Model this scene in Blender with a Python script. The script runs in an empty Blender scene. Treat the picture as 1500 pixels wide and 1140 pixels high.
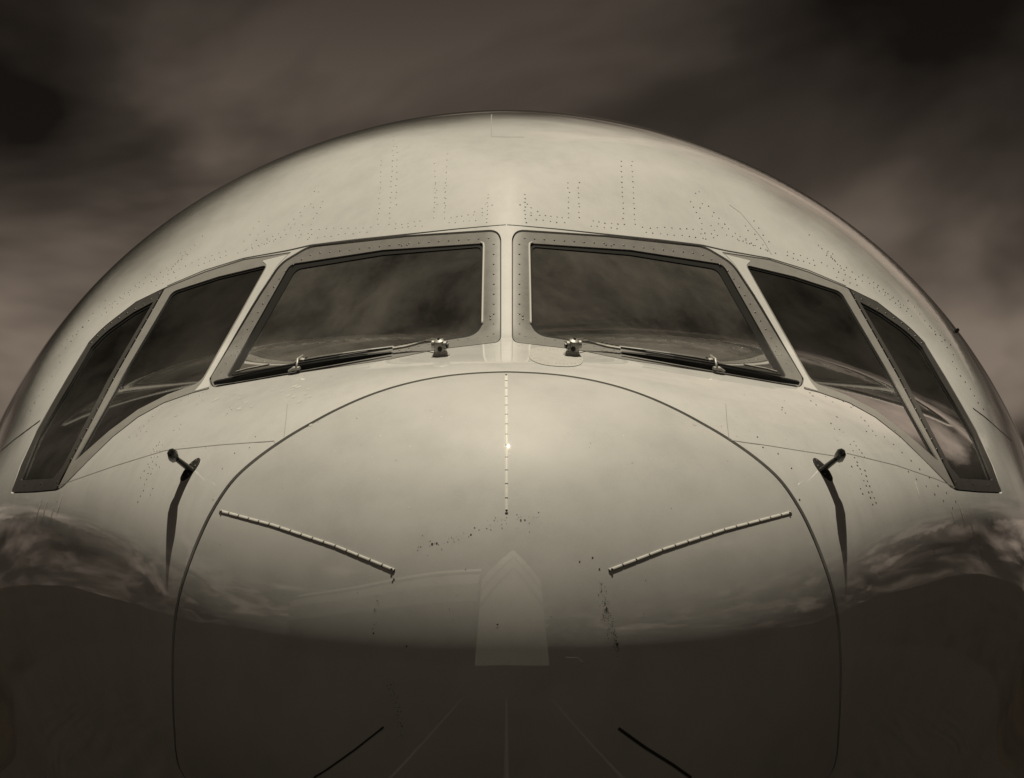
import bpy, math, random
import numpy as np
from mathutils import Vector, Matrix
from mathutils.geometry import delaunay_2d_cdt

random.seed(7)
rng = np.random.default_rng(11)
scene = bpy.context.scene
col = scene.collection

# ------------------------------------------------------------------ camera
FPX = 5800.0                      # focal length in pixels of the 1500 px wide photograph
CAM = np.array([0.0, -14.6, 1.75])
PITCH = math.radians(12.7)
YAW = -8.0 / FPX
cam_data = bpy.data.cameras.new('camera')
cam_data.sensor_width = 36.0
cam_data.lens = 36.0 * FPX / 1500.0
cam_data.clip_start = 0.1
cam_data.clip_end = 20000.0
cam = bpy.data.objects.new('camera', cam_data)
cam.location = CAM
cam.rotation_euler = (math.pi / 2 + PITCH, 0.0, YAW)
col.objects.link(cam)
scene.camera = cam
CAM_ROT = np.array(cam.rotation_euler.to_matrix())

# ------------------------------------------------------------------ light
SUN = Vector((0.0, -0.085, 0.9964)).normalized()
SUN_EL = math.asin(SUN.z)
SUN_AZ = math.atan2(SUN.x, SUN.y)
sun_data = bpy.data.lights.new('sun', 'SUN')
sun_data.energy = 5.0
sun_data.angle = math.radians(0.5)
sun_data.color = (1.0, 0.908, 0.715)
sun = bpy.data.objects.new('sun', sun_data)
sun.rotation_euler = SUN.to_track_quat('Z', 'Y').to_euler()
sun.location = (0, 0, 60)
col.objects.link(sun)

world = bpy.data.worlds.new('World')
scene.world = world
world.use_nodes = True
wt = world.node_tree
wt.nodes.clear()


def N(tree, kind, **kw):
    n = tree.nodes.new(kind)
    for k, v in kw.items():
        if k == 'inp':
            for kk, vv in v.items():
                n.inputs[kk].default_value = vv
        else:
            setattr(n, k, v)
    return n


def math_node(tree, op, a, b=None, c=None, clamp=False):
    n = tree.nodes.new('ShaderNodeMath')
    n.operation = op
    n.use_clamp = clamp
    for i, v in enumerate((a, b, c)):
        if v is None:
            continue
        if isinstance(v, (int, float)):
            n.inputs[i].default_value = v
        else:
            tree.links.new(v, n.inputs[i])
    return n.outputs[0]


def ramp(tree, fac, stops):
    n = tree.nodes.new('ShaderNodeValToRGB')
    el = n.color_ramp.elements
    while len(el) > 1:
        el.remove(el[-1])
    el[0].position = stops[0][0]
    c = stops[0][1]
    el[0].color = (c, c, c, 1) if isinstance(c, float) else (*c, 1)
    for p, c in stops[1:]:
        e = el.new(p)
        e.color = (c, c, c, 1) if isinstance(c, float) else (*c, 1)
    tree.links.new(fac, n.inputs[0])
    return n.outputs[0]


sky = N(wt, 'ShaderNodeTexSky', sky_type='NISHITA', sun_disc=False, sun_elevation=SUN_EL,
        sun_rotation=SUN_AZ, altitude=100.0, air_density=1.0, dust_density=1.4, ozone_density=1.0)
sky_bw = N(wt, 'ShaderNodeRGBToBW')
sky_sep = N(wt, 'ShaderNodeSeparateColor')
wt.links.new(sky.outputs[0], sky_sep.inputs[0])
# a red filter in front of a monochrome film: mostly the red of the sky is kept
sky_red = math_node(wt, 'ADD', math_node(wt, 'MULTIPLY', sky_sep.outputs[0], 0.85),
                    math_node(wt, 'MULTIPLY', sky_sep.outputs[1], 0.15))
tc = N(wt, 'ShaderNodeTexCoord')
sxyz = N(wt, 'ShaderNodeSeparateXYZ')
wt.links.new(tc.outputs['Generated'], sxyz.inputs[0])
zz = math_node(wt, 'ADD', math_node(wt, 'MAXIMUM', sxyz.outputs[2], 0.0), 0.10)
cx = math_node(wt, 'DIVIDE', sxyz.outputs[0], zz)
cy = math_node(wt, 'DIVIDE', sxyz.outputs[1], zz)
cvec = N(wt, 'ShaderNodeCombineXYZ')
wt.links.new(cx, cvec.inputs[0])
wt.links.new(cy, cvec.inputs[1])
CLOUD_OFF = (15.3956, -5.1745, 1.5256)
cmap = N(wt, 'ShaderNodeMapping')
cmap.inputs['Location'].default_value = CLOUD_OFF
wt.links.new(cvec.outputs[0], cmap.inputs[0])
cn = N(wt, 'ShaderNodeTexNoise', inp={'Scale': 0.95, 'Detail': 8.0, 'Roughness': 0.55, 'Distortion': 0.25})
wt.links.new(cmap.outputs[0], cn.inputs['Vector'])
cumulus = ramp(wt, cn.outputs[0], [(0.56, 0.0), (0.64, 0.40), (0.80, 1.0)])
# soft veils of high cloud
wn = N(wt, 'ShaderNodeTexNoise', inp={'Scale': 2.4, 'Detail': 4.5, 'Roughness': 0.5, 'Distortion': 0.35})
wmap = N(wt, 'ShaderNodeMapping')
wmap.inputs['Location'].default_value = (-12.4683, 16.6777, 4.3513)
wmap.inputs['Scale'].default_value = (1.1338, 0.7264, 1.0)
wmap.inputs['Rotation'].default_value = (0.0, 0.0, 0.2605)
wt.links.new(cvec.outputs[0], wmap.inputs[0])
wt.links.new(wmap.outputs[0], wn.inputs['Vector'])
wisps = ramp(wt, wn.outputs[0], [(0.39, 0.03), (0.52, 0.33), (0.66, 1.0)])
base = math_node(wt, 'MULTIPLY', math_node(wt, 'POWER', sky_red, 1.3), 0.022)
# the veil is thinner overhead, where one looks through less of it
thin = N(wt, 'ShaderNodeMapRange', interpolation_type='SMOOTHSTEP')
thin.inputs['From Min'].default_value = 0.17
thin.inputs['From Max'].default_value = 0.36
thin.inputs['To Min'].default_value = 2.3
thin.inputs['To Max'].default_value = 0.18
wt.links.new(sxyz.outputs[2], thin.inputs['Value'])
wisps = math_node(wt, 'MULTIPLY', wisps, thin.outputs[0])
cl = math_node(wt, 'ADD', math_node(wt, 'MULTIPLY', wisps, 1.1), math_node(wt, 'MULTIPLY', cumulus, 8.0))
hz = N(wt, 'ShaderNodeMapRange', interpolation_type='SMOOTHSTEP')
hz.inputs['From Min'].default_value = 0.0
hz.inputs['From Max'].default_value = 0.19
wt.links.new(sxyz.outputs[2], hz.inputs['Value'])
clear = hz.outputs[0]
# low down the clouds merge into an even haze
cl = math_node(wt, 'ADD', math_node(wt, 'MULTIPLY', cl, clear), math_node(wt, 'MULTIPLY', math_node(wt, 'SUBTRACT', 1.0, clear), 0.42))
tot = math_node(wt, 'ADD', base, cl)
tint = N(wt, 'ShaderNodeMix', data_type='RGBA', blend_type='MULTIPLY')
tint.inputs[0].default_value = 1.0
comb = N(wt, 'ShaderNodeCombineColor')
for i in range(3):
    wt.links.new(tot, comb.inputs[i])
wt.links.new(comb.outputs[0], tint.inputs[6])
tint.inputs[7].default_value = (1.0, 0.785, 0.62, 1)
bg = N(wt, 'ShaderNodeBackground')
bg.inputs['Strength'].default_value = 0.10
wt.links.new(tint.outputs[2], bg.inputs['Color'])
wo = N(wt, 'ShaderNodeOutputWorld')
wt.links.new(bg.outputs[0], wo.inputs['Surface'])

vs = scene.view_settings
vs.view_transform = 'Standard'
vs.look = 'None'
vs.exposure = 0.0
vs.gamma = 1.0
vs.use_curve_mapping = False
scene.render.engine = 'CYCLES'
scene.cycles.max_bounces = 8
scene.cycles.glossy_bounces = 4
scene.cycles.transparent_max_bounces = 12
scene.cycles.use_denoising = True

# ------------------------------------------------------------------ materials
MATS = {}


def make_mat(name, color, rough=0.5, metal=0.0, spec=0.5, coat=0.0, coat_rough=0.1, mott=0.0, mott_scale=6.0,
             bump=0.0, bump_scale=30.0, rough_var=0.0, streak=0.0):
    m = bpy.data.materials.new(name)
    m.use_nodes = True
    t = m.node_tree
    p = t.nodes['Principled BSDF']
    p.inputs['Base Color'].default_value = (*color, 1)
    p.inputs['Roughness'].default_value = rough
    p.inputs['Metallic'].default_value = metal
    p.inputs['Specular IOR Level'].default_value = spec
    p.inputs['Coat Weight'].default_value = coat
    p.inputs['Coat Roughness'].default_value = coat_rough
    p.inputs['Coat IOR'].default_value = 1.7
    tcn = N(t, 'ShaderNodeTexCoord')
    if mott > 0 or rough_var > 0:
        n1 = N(t, 'ShaderNodeTexNoise', inp={'Scale': mott_scale, 'Detail': 8.0, 'Roughness': 0.62})
        t.links.new(tcn.outputs['Object'], n1.inputs['Vector'])
        fac = n1.outputs[0]
        if streak > 0:
            mp = N(t, 'ShaderNodeMapping')
            mp.inputs['Scale'].default_value = (9.0, 9.0, 0.7)
            t.links.new(tcn.outputs['Object'], mp.inputs[0])
            n2 = N(t, 'ShaderNodeTexNoise', inp={'Scale': 1.6, 'Detail': 6.0, 'Roughness': 0.6})
            t.links.new(mp.outputs[0], n2.inputs['Vector'])
            fac = math_node(t, 'ADD', math_node(t, 'MULTIPLY', fac, 1 - streak), math_node(t, 'MULTIPLY', n2.outputs[0], streak))
        c1 = tuple(c * (1 - mott) for c in color)
        c2 = tuple(min(1.0, c * (1 + mott * 0.6)) for c in color)
        ng = N(t, 'ShaderNodeTexNoise', inp={'Scale': 190.0, 'Detail': 2.0, 'Roughness': 0.6})
        t.links.new(tcn.outputs['Object'], ng.inputs['Vector'])
        fac = math_node(t, 'ADD', fac, math_node(t, 'MULTIPLY', math_node(t, 'SUBTRACT', ng.outputs[0], 0.5), 0.35))
        r = ramp(t, fac, [(0.32, c1), (0.5, color), (0.68, c2)])
        t.links.new(r, p.inputs['Base Color'])
        if rough_var > 0:
            rv = math_node(t, 'MULTIPLY_ADD', fac, rough_var, rough - rough_var * 0.5)
            t.links.new(rv, p.inputs['Roughness'])
    if bump > 0:
        n3 = N(t, 'ShaderNodeTexNoise', inp={'Scale': bump_scale, 'Detail': 3.0, 'Roughness': 0.5})
        t.links.new(tcn.outputs['Object'], n3.inputs['Vector'])
        b = N(t, 'ShaderNodeBump', inp={'Strength': 1.0, 'Distance': bump})
        t.links.new(n3.outputs[0], b.inputs['Height'])
        t.links.new(b.outputs[0], p.inputs['Normal'])
        t.links.new(b.outputs[0], p.inputs['Coat Normal'])
    MATS[name] = m
    return m


make_mat('white_paint', (0.52, 0.515, 0.505), rough=0.52, spec=0.16, coat=1.0, coat_rough=0.006, mott=0.11, mott_scale=3.0,
         bump=0.00025, bump_scale=2.2, streak=0.4)
make_mat('radome_paint', (0.465, 0.46, 0.45), rough=0.52, spec=0.16, coat=1.0, coat_rough=0.006, mott=0.09, mott_scale=4.0,
         bump=0.0003, bump_scale=2.0)
# behind the cockpit the paint fades gradually into darker, smoother metal
_m = MATS['white_paint']
_t = _m.node_tree
_p = _t.nodes['Principled BSDF']
_tc = N(_t, 'ShaderNodeTexCoord')
_sx = N(_t, 'ShaderNodeSeparateXYZ')
_t.links.new(_tc.outputs['Object'], _sx.inputs[0])
_nz = N(_t, 'ShaderNodeTexNoise', inp={'Scale': 1.3, 'Detail': 5.0, 'Roughness': 0.6})
_t.links.new(_tc.outputs['Object'], _nz.inputs['Vector'])
_mr = N(_t, 'ShaderNodeMapRange', interpolation_type='SMOOTHSTEP')
_mr.inputs['From Min'].default_value = 2.92
_mr.inputs['From Max'].default_value = 3.60
_t.links.new(math_node(_t, 'ADD', _sx.outputs[1], math_node(_t, 'MULTIPLY', math_node(_t, 'SUBTRACT', _nz.outputs[0], 0.5), 0.5)), _mr.inputs['Value'])
_mx = N(_t, 'ShaderNodeMix', data_type='RGBA')
_t.links.new(_mr.outputs[0], _mx.inputs[0])
_t.links.new(_p.inputs['Base Color'].links[0].from_socket, _mx.inputs[6])
_mx.inputs[7].default_value = (0.34, 0.33, 0.31, 1)
_t.links.new(_mx.outputs[2], _p.inputs['Base Color'])
_t.links.new(math_node(_t, 'MULTIPLY', _mr.outputs[0], 0.8), _p.inputs['Metallic'])
_t.links.new(math_node(_t, 'MULTIPLY_ADD', _mr.outputs[0], -0.27, 0.52), _p.inputs['Roughness'])
make_mat('frame_metal', (0.155, 0.149, 0.140), rough=0.5, coat=0.2, coat_rough=0.2, mott=0.14, mott_scale=22.0)
make_mat('frame_dark', (0.042, 0.039, 0.036), rough=0.5, mott=0.2, mott_scale=20.0)
make_mat('frame_light', (0.22, 0.212, 0.20), rough=0.5, coat=0.3, coat_rough=0.2, mott=0.10, mott_scale=18.0)
make_mat('post_paint', (0.50, 0.495, 0.485), rough=0.5, coat=0.3, coat_rough=0.2, mott=0.06, mott_scale=14.0)
make_mat('sealant', (0.012, 0.011, 0.010), rough=0.7, mott=0.3, mott_scale=60.0)
make_mat('rubber', (0.007, 0.0065, 0.006), rough=0.6, spec=0.2)
make_mat('bead_metal', (0.42, 0.41, 0.385), rough=0.6, spec=0.3)
make_mat('rivet_dark', (0.035, 0.032, 0.029), rough=0.35, spec=0.6)
make_mat('bolt_metal', (0.16, 0.155, 0.145), rough=0.3, metal=0.5)
make_mat('steel', (0.27, 0.262, 0.245), rough=0.5, metal=0.5, mott=0.2, mott_scale=60.0)
make_mat('arm_grey', (0.10, 0.096, 0.09), rough=0.5, mott=0.25, mott_scale=40.0)
make_mat('worn_grey', (0.36, 0.35, 0.33), rough=0.5, mott=0.25, mott_scale=50.0)
make_mat('black_metal', (0.018, 0.017, 0.016), rough=0.4, mott=0.25, mott_scale=40.0)
make_mat('strip_metal', (0.58, 0.57, 0.54), rough=0.55, spec=0.3, mott=0.1, mott_scale=30.0)
make_mat('chip_dark', (0.03, 0.027, 0.024), rough=0.7)
make_mat('chip_mid', (0.40, 0.385, 0.36), rough=0.6, mott=0.15, mott_scale=60.0)
make_mat('flaked_paint', (0.43, 0.42, 0.40), rough=0.6, mott=0.1, mott_scale=40.0)
make_mat('worn_light', (0.62, 0.60, 0.56), rough=0.6, mott=0.2, mott_scale=40.0)
make_mat('doubler_grey', (0.37, 0.36, 0.34), rough=0.5, mott=0.12, mott_scale=40.0)
make_mat('seam_grey', (0.22, 0.21, 0.195), rough=0.6)
make_mat('interior_dark', (0.022, 0.020, 0.018), rough=0.8, mott=0.3, mott_scale=5.0)
make_mat('interior_grey', (0.11, 0.105, 0.095), rough=0.7, mott=0.15, mott_scale=8.0)
make_mat('seat_cloth', (0.05, 0.047, 0.043), rough=0.9, mott=0.2, mott_scale=30.0)
make_mat('glare_panel', (0.30, 0.285, 0.26), rough=0.8, mott=0.15, mott_scale=12.0)
make_mat('asphalt', (0.0095, 0.0078, 0.0064), rough=0.95, spec=0.08, mott=0.7, mott_scale=0.35, bump=0.004, bump_scale=40.0)
make_mat('tar_joint', (0.003, 0.0028, 0.0025), rough=0.8, spec=0.2)
make_mat('road_paint', (0.05, 0.047, 0.042), rough=0.7, mott=0.2, mott_scale=3.0)
make_mat('hall_wall', (0.50, 0.48, 0.45), rough=0.6, mott=0.05, mott_scale=0.3)
make_mat('hangar_wall', (0.34, 0.325, 0.30), rough=0.6, mott=0.05, mott_scale=0.3)
make_mat('hangar_band', (0.16, 0.15, 0.14), rough=0.6)
make_mat('hill_wood', (0.013, 0.0107, 0.0087), rough=1.0, spec=0.0, mott=0.4, mott_scale=0.02)
make_mat('tyre', (0.02, 0.02, 0.02), rough=0.8)
make_mat('van_paint', (0.7, 0.69, 0.66), rough=0.35, coat=0.5)


def glass_mat(name, tint, reflect_ior=1.52, grime=0.02):
    m = bpy.data.materials.new(name)
    m.use_nodes = True
    t = m.node_tree
    t.nodes.clear()
    out = N(t, 'ShaderNodeOutputMaterial')
    tr = N(t, 'ShaderNodeBsdfTransparent', inp={'Color': (*tint, 1)})
    gl = N(t, 'ShaderNodeBsdfGlossy', inp={'Color': (1, 1, 1, 1), 'Roughness': 0.03})
    fr = N(t, 'ShaderNodeFresnel', inp={'IOR': reflect_ior})
    tcn = N(t, 'ShaderNodeTexCoord')
    nb = N(t, 'ShaderNodeTexNoise', inp={'Scale': 3.0, 'Detail': 2.0})
    t.links.new(tcn.outputs['Object'], nb.inputs['Vector'])
    b = N(t, 'ShaderNodeBump', inp={'Strength': 1.0, 'Distance': 0.00025})
    t.links.new(nb.outputs[0], b.inputs['Height'])
    t.links.new(b.outputs[0], gl.inputs['Normal'])
    mx = N(t, 'ShaderNodeMixShader')
    # both faces of a laminated pane reflect
    t.links.new(math_node(t, 'MULTIPLY', fr.outputs[0], 1.6, clamp=True), mx.inputs[0])
    t.links.new(tr.outputs[0], mx.inputs[1])
    t.links.new(gl.outputs[0], mx.inputs[2])
    df = N(t, 'ShaderNodeBsdfDiffuse', inp={'Color': (0.5, 0.47, 0.43, 1)})
    ng = N(t, 'ShaderNodeTexNoise', inp={'Scale': 2.2, 'Detail': 7.0, 'Roughness': 0.6, 'Distortion': 0.2})
    t.links.new(tcn.outputs['Object'], ng.inputs['Vector'])
    gm = ramp(t, ng.outputs[0], [(0.35, grime * 0.4), (0.65, grime * 1.8)])
    mx2 = N(t, 'ShaderNodeMixShader')
    t.links.new(gm, mx2.inputs[0])
    t.links.new(mx.outputs[0], mx2.inputs[1])
    t.links.new(df.outputs[0], mx2.inputs[2])
    t.links.new(mx2.outputs[0], out.inputs['Surface'])
    MATS[name] = m


glass_mat('cockpit_glass', (0.55, 0.54, 0.52), grime=0.075)
glass_mat('side_glass', (0.5, 0.49, 0.47), grime=0.03)

# ------------------------------------------------------------------ the aircraft's outer shape
def spline(xs, ys, d0=None, d1=None):
    xs = np.array(xs, float)
    ys = np.array(ys, float)
    n = len(xs)
    h = np.diff(xs)
    A = np.zeros((n, n))
    r = np.zeros(n)
    for i in range(1, n - 1):
        A[i, i - 1] = h[i - 1]
        A[i, i] = 2 * (h[i - 1] + h[i])
        A[i, i + 1] = h[i]
        r[i] = 6 * ((ys[i + 1] - ys[i]) / h[i] - (ys[i] - ys[i - 1]) / h[i - 1])
    if d0 is None:
        A[0, 0] = 1
    else:
        A[0, 0], A[0, 1] = 2 * h[0], h[0]
        r[0] = 6 * ((ys[1] - ys[0]) / h[0] - d0)
    if d1 is None:
        A[-1, -1] = 1
    else:
        A[-1, -1], A[-1, -2] = 2 * h[-1], h[-1]
        r[-1] = 6 * (d1 - (ys[-1] - ys[-2]) / h[-1])
    M = np.linalg.solve(A, r)

    def f(x):
        x = np.clip(np.asarray(x, float), xs[0], xs[-1])
        i = np.clip(np.searchsorted(xs, x, side='right') - 1, 0, n - 2)
        a = xs[i + 1] - x
        b = x - xs[i]
        hi = h[i]
        return (M[i] * a ** 3 + M[i + 1] * b ** 3) / (6 * hi) + (ys[i] / hi - M[i] * hi / 6) * a + (ys[i + 1] / hi - M[i + 1] * hi / 6) * b
    return f


def zc(y):
    y = np.maximum(np.asarray(y, float), 0)
    return 4.15 + 1.0 * (1 - np.exp(-(y / 1.5) ** 1.3))


def tab(d, d1=0.0, absolute=False):
    ys = sorted(d)
    t = [math.sqrt(y) for y in ys]
    v = [d[y] - (float(zc(y)) if absolute else 0.0) for y in ys]
    return spline(t, v, None, d1)


W_ = tab({0: 0, .05: .355, .2: .70, .65: 1.275, 1.2: 1.62, 2.0: 2.00, 2.6: 2.23, 3.2: 2.42, 4.2: 2.64, 5.2: 2.84, 6.2: 3.03, 7.2: 3.13, 8.5: 3.17, 10: 3.17})
HB_ = tab({0: 0, .05: .345, .2: .67, .65: 1.20, 1.2: 1.52, 2.0: 1.80, 3.0: 2.02, 4.2: 2.22, 5.5: 2.48, 7.0: 2.78, 8.5: 2.95, 10: 3.0})
TN_ = tab({0: 4.15, .05: 4.50, .2: 4.83, .37: 5.03, .65: 5.262, 1.0: 5.42, 1.3: 5.545, 1.9: 5.76, 2.4: 5.94, 3.0: 6.17, 4.0: 6.55, 5.0: 6.95, 6.0: 7.35, 7.0: 7.7, 8.5: 7.90, 10: 7.92}, absolute=True)
TC_ = tab({0: 4.2, .65: 5.1, 1.3: 5.80, 1.81: 6.20, 2.4: 6.60, 3.0: 6.95, 3.6: 7.21, 4.2: 7.405, 4.8: 7.57, 5.5: 7.715, 6.5: 7.86, 8.5: 7.95, 10: 7.95}, absolute=True)

PL_N = np.array([-0.465, -0.678, 0.567])
PL_N /= np.linalg.norm(PL_N)
PL_P = np.array([0.0, 1.30, 5.54])


def smax(a, b, k):
    h = np.maximum(k - np.abs(a - b), 0) / k
    return np.maximum(a, b) + h * h * k * 0.25


def smin(a, b, k):
    return -smax(-a, -b, k)


def plane_r(y, c, s, mirror):
    nx = PL_N[0] * (-1 if mirror else 1)
    num = PL_N[1] * (PL_P[1] - y) + PL_N[2] * (PL_P[2] - zc(y))
    den = nx * c + PL_N[2] * s
    r = np.where(den > 1e-4, num / np.maximum(den, 1e-4), np.where(num > 0, 12.0, -12.0))
    return np.clip(r, -12, 12)


def surf_r(y, c, s):
    y = np.maximum(y, 0)
    t = np.sqrt(y)
    ac, as_ = np.abs(c) + 1e-9, np.abs(s) + 1e-9
    W = W_(t) + 1e-9
    up = s > 0
    hn = np.where(up, TN_(t), HB_(t)) + 1e-9
    n = 2.0 + 0.12 * np.exp(-((y - 0.7) / 1.2) ** 2)
    rn = ((ac / W) ** n + (as_ / hn) ** n) ** (-1 / n)
    q = np.clip((y - 2.6) / 2.0, 0, 1)
    q = q * q * (3 - 2 * q)
    wc = np.maximum(W - 0.10 + 0.07 * q, 1e-3)
    nc = 2.0 - 0.10 * q
    hc = np.where(up, TC_(t), HB_(t) - 0.3)
    hc = np.maximum(hc, 1e-3)
    rc = ((ac / wc) ** nc + (as_ / hc) ** nc) ** (-1 / nc)
    rp = smin(plane_r(y, c, s, False), plane_r(y, c, s, True), 0.17)
    rc = smin(rc, rp, 0.26)
    return smax(rn, rc, 0.07)


def field(p):
    x, y, z = p[..., 0], p[..., 1], p[..., 2]
    dz = z - zc(np.maximum(y, 0))
    h = np.hypot(x, dz) + 1e-9
    r = surf_r(y, x / h, dz / h)
    return np.where(y < 0, 1.0 + h, h - r)


def normals(p):
    e = 2e-3
    g = np.zeros_like(p)
    for i in range(3):
        d = np.zeros(3)
        d[i] = e
        a, b = p + d, p - d
        if i == 1:
            b[..., 1] = np.maximum(b[..., 1], 1e-6)
        g[..., i] = (field(a) - field(b)) / np.maximum(a[..., i] - b[..., i], 1e-9)
    tipm = p[..., 1] < 0.02
    if np.any(tipm):
        # close to the tip use the surface's own parameters
        q = to_domain(p[tipm])
        e2 = 4e-3
        du = from_domain(q + np.array([e2, 0])) - from_domain(q - np.array([e2, 0]))
        dv = from_domain(q + np.array([0, e2])) - from_domain(q - np.array([0, e2]))
        c_ = np.cross(du, dv)
        c_ *= np.where(c_[:, 1:2] > 0, -1.0, 1.0)
        g[tipm] = c_
    return g / np.linalg.norm(g, axis=-1, keepdims=True)


def from_domain(uv):
    t = np.hypot(uv[:, 0], uv[:, 1])
    tt = np.maximum(t, 1e-9)
    c, s = uv[:, 0] / tt, uv[:, 1] / tt
    y = t * t
    r = surf_r(y, c, s)
    return np.stack([r * c, y, zc(y) + r * s], 1)


def to_domain(p):
    y = np.maximum(p[:, 1], 0)
    dz = p[:, 2] - zc(y)
    h = np.hypot(p[:, 0], dz) + 1e-12
    t = np.sqrt(y)
    return np.stack([t * p[:, 0] / h, t * dz / h], 1)


def cast(px):
    """photograph pixels -> points on the aircraft's skin"""
    px = np.atleast_2d(np.array(px, float))
    d = np.stack([(px[:, 0] - 750) / FPX, -(px[:, 1] - 570) / FPX, -np.ones(len(px))], 1) @ CAM_ROT.T
    d /= np.linalg.norm(d, axis=1, keepdims=True)
    ts = np.arange(14.4, 24.5, 0.02)
    lo = np.zeros(len(px))
    hi = np.zeros(len(px))
    for i0 in range(0, len(px), 400):
        dd = d[i0:i0 + 400]
        f = field(CAM + dd[:, None, :] * ts[None, :, None])
        ins = f < 0
        k = np.where(ins.any(1), ins.argmax(1), f.argmin(1))
        hit = ins.any(1)
        hi[i0:i0 + 400] = ts[k]
        lo[i0:i0 + 400] = np.where(hit, ts[np.maximum(k - 1, 0)], ts[k])
    for _ in range(30):
        m = (lo + hi) / 2
        ins = field(CAM + d * m[:, None]) < 0
        hi = np.where(ins, m, hi)
        lo = np.where(ins, lo, m)
    return CAM + d * hi[:, None]


MID = 742.0


def mirror_px(pts):
    return [(2 * MID - x, y) for x, y in pts]


# ------------------------------------------------------------------ mesh helpers
def new_obj(name, verts, faces, mat, parent=None, nrm=None, smooth=False, mats=None, fmat=None):
    me = bpy.data.meshes.new(name)
    me.from_pydata([tuple(v) for v in verts], [], [tuple(int(i) for i in f) for f in faces])
    for mm in (mats or [mat]):
        me.materials.append(MATS[mm])
    if fmat is not None:
        me.polygons.foreach_set('material_index', np.array(fmat, dtype=np.int32))
    if nrm is not None:
        me.polygons.foreach_set('use_smooth', np.ones(len(me.polygons), dtype=bool))
        me.normals_split_custom_set_from_vertices([tuple(v) for v in nrm])
    elif smooth:
        me.polygons.foreach_set('use_smooth', np.ones(len(me.polygons), dtype=bool))
    me.update()
    o = bpy.data.objects.new(name, me)
    col.objects.link(o)
    if parent is not None:
        o.parent = parent
    return o


def empty(name, loc=(0, 0, 0), parent=None):
    o = bpy.data.objects.new(name, None)
    o.empty_display_size = 0.2
    o.location = loc
    col.objects.link(o)
    if parent is not None:
        o.parent = parent
    return o


def in_poly(p, poly):
    x, y = p[:, 0], p[:, 1]
    inside = np.zeros(len(p), bool)
    n = len(poly)
    j = n - 1
    for i in range(n):
        xi, yi = poly[i]
        xj, yj = poly[j]
        if yi != yj:
            c = ((yi > y) != (yj > y)) & (x < (xj - xi) * (y - yi) / (yj - yi) + xi)
            inside ^= c
        j = i
    return inside


def rounded(pts, step=5.0):
    """closed polygon of (x, y) or (x, y, corner radius) -> dense smooth outline"""
    P = [np.array(p[:2], float) for p in pts]
    R = [p[2] if len(p) > 2 else 0.0 for p in pts]
    out = []
    n = len(P)
    for i in range(n):
        a, b, c = P[i - 1], P[i], P[(i + 1) % n]
        if R[i] <= 0:
            out.append(b)
            continue
        u, v = a - b, c - b
        lu, lv = np.linalg.norm(u), np.linalg.norm(v)
        r = min(R[i], 0.49 * lu, 0.49 * lv)
        p0, p1 = b + u / lu * r, b + v / lv * r
        for k in range(9):
            s = k / 8
            out.append((1 - s) ** 2 * p0 + 2 * s * (1 - s) * b + s * s * p1)
    res = []
    for i in range(len(out)):
        a, b = out[i], out[(i + 1) % len(out)]
        m = max(1, int(np.linalg.norm(b - a) / step))
        for k in range(m):
            res.append(a + (b - a) * k / m)
    return np.array(res)


def inset(poly, d):
    """move a dense closed outline inwards by d (pixels); d may be negative"""
    poly = np.asarray(poly, float)
    area = 0.5 * np.sum(poly[:, 0] * np.roll(poly[:, 1], -1) - np.roll(poly[:, 0], -1) * poly[:, 1])
    t = np.roll(poly, -1, 0) - np.roll(poly, 1, 0)
    t /= np.linalg.norm(t, axis=1, keepdims=True) + 1e-12
    nrm = np.stack([-t[:, 1], t[:, 0]], 1) * (1 if area > 0 else -1)
    return poly + nrm * d


def cdt_region(outer, holes, pts, lines=()):
    """triangulate a region of the domain. returns uv, tris, index loops of outlines"""
    vs_, es_, loops = [], [], []
    for poly in [outer] + list(holes):
        b = len(vs_)
        n = len(poly)
        vs_ += [Vector((float(p[0]), float(p[1]))) for p in poly]
        es_ += [(b + i, b + (i + 1) % n) for i in range(n)]
        loops.append((b, n))
    for poly in lines:
        b = len(vs_)
        n = len(poly)
        vs_ += [Vector((float(p[0]), float(p[1]))) for p in poly]
        es_ += [(b + i, b + (i + 1) % n) for i in range(n)]
    if len(pts):
        vs_ += [Vector((float(p[0]), float(p[1]))) for p in pts]
    rv, re, rf, ov, oe, of = delaunay_2d_cdt(vs_, es_, [], 0, 1e-7, True)
    uv = np.array([(v.x, v.y) for v in rv])
    tr = np.array([f for f in rf if len(f) == 3])
    cen = uv[tr].mean(1)
    keep = in_poly(cen, outer)
    for h in holes:
        keep &= ~in_poly(cen, h)
    tr = tr[keep]
    # counter-clockwise seen from the front
    a = uv[tr[:, 1]] - uv[tr[:, 0]]
    b = uv[tr[:, 2]] - uv[tr[:, 0]]
    neg = (a[:, 0] * b[:, 1] - a[:, 1] * b[:, 0]) < 0
    tr[neg] = tr[neg][:, ::-1]
    omap = {}
    for i, lst in enumerate(ov):
        for o in lst:
            omap[o] = i
    lidx = [[omap.get(b + i) for i in range(n)] for b, n in loops]
    return uv, tr, lidx


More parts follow.
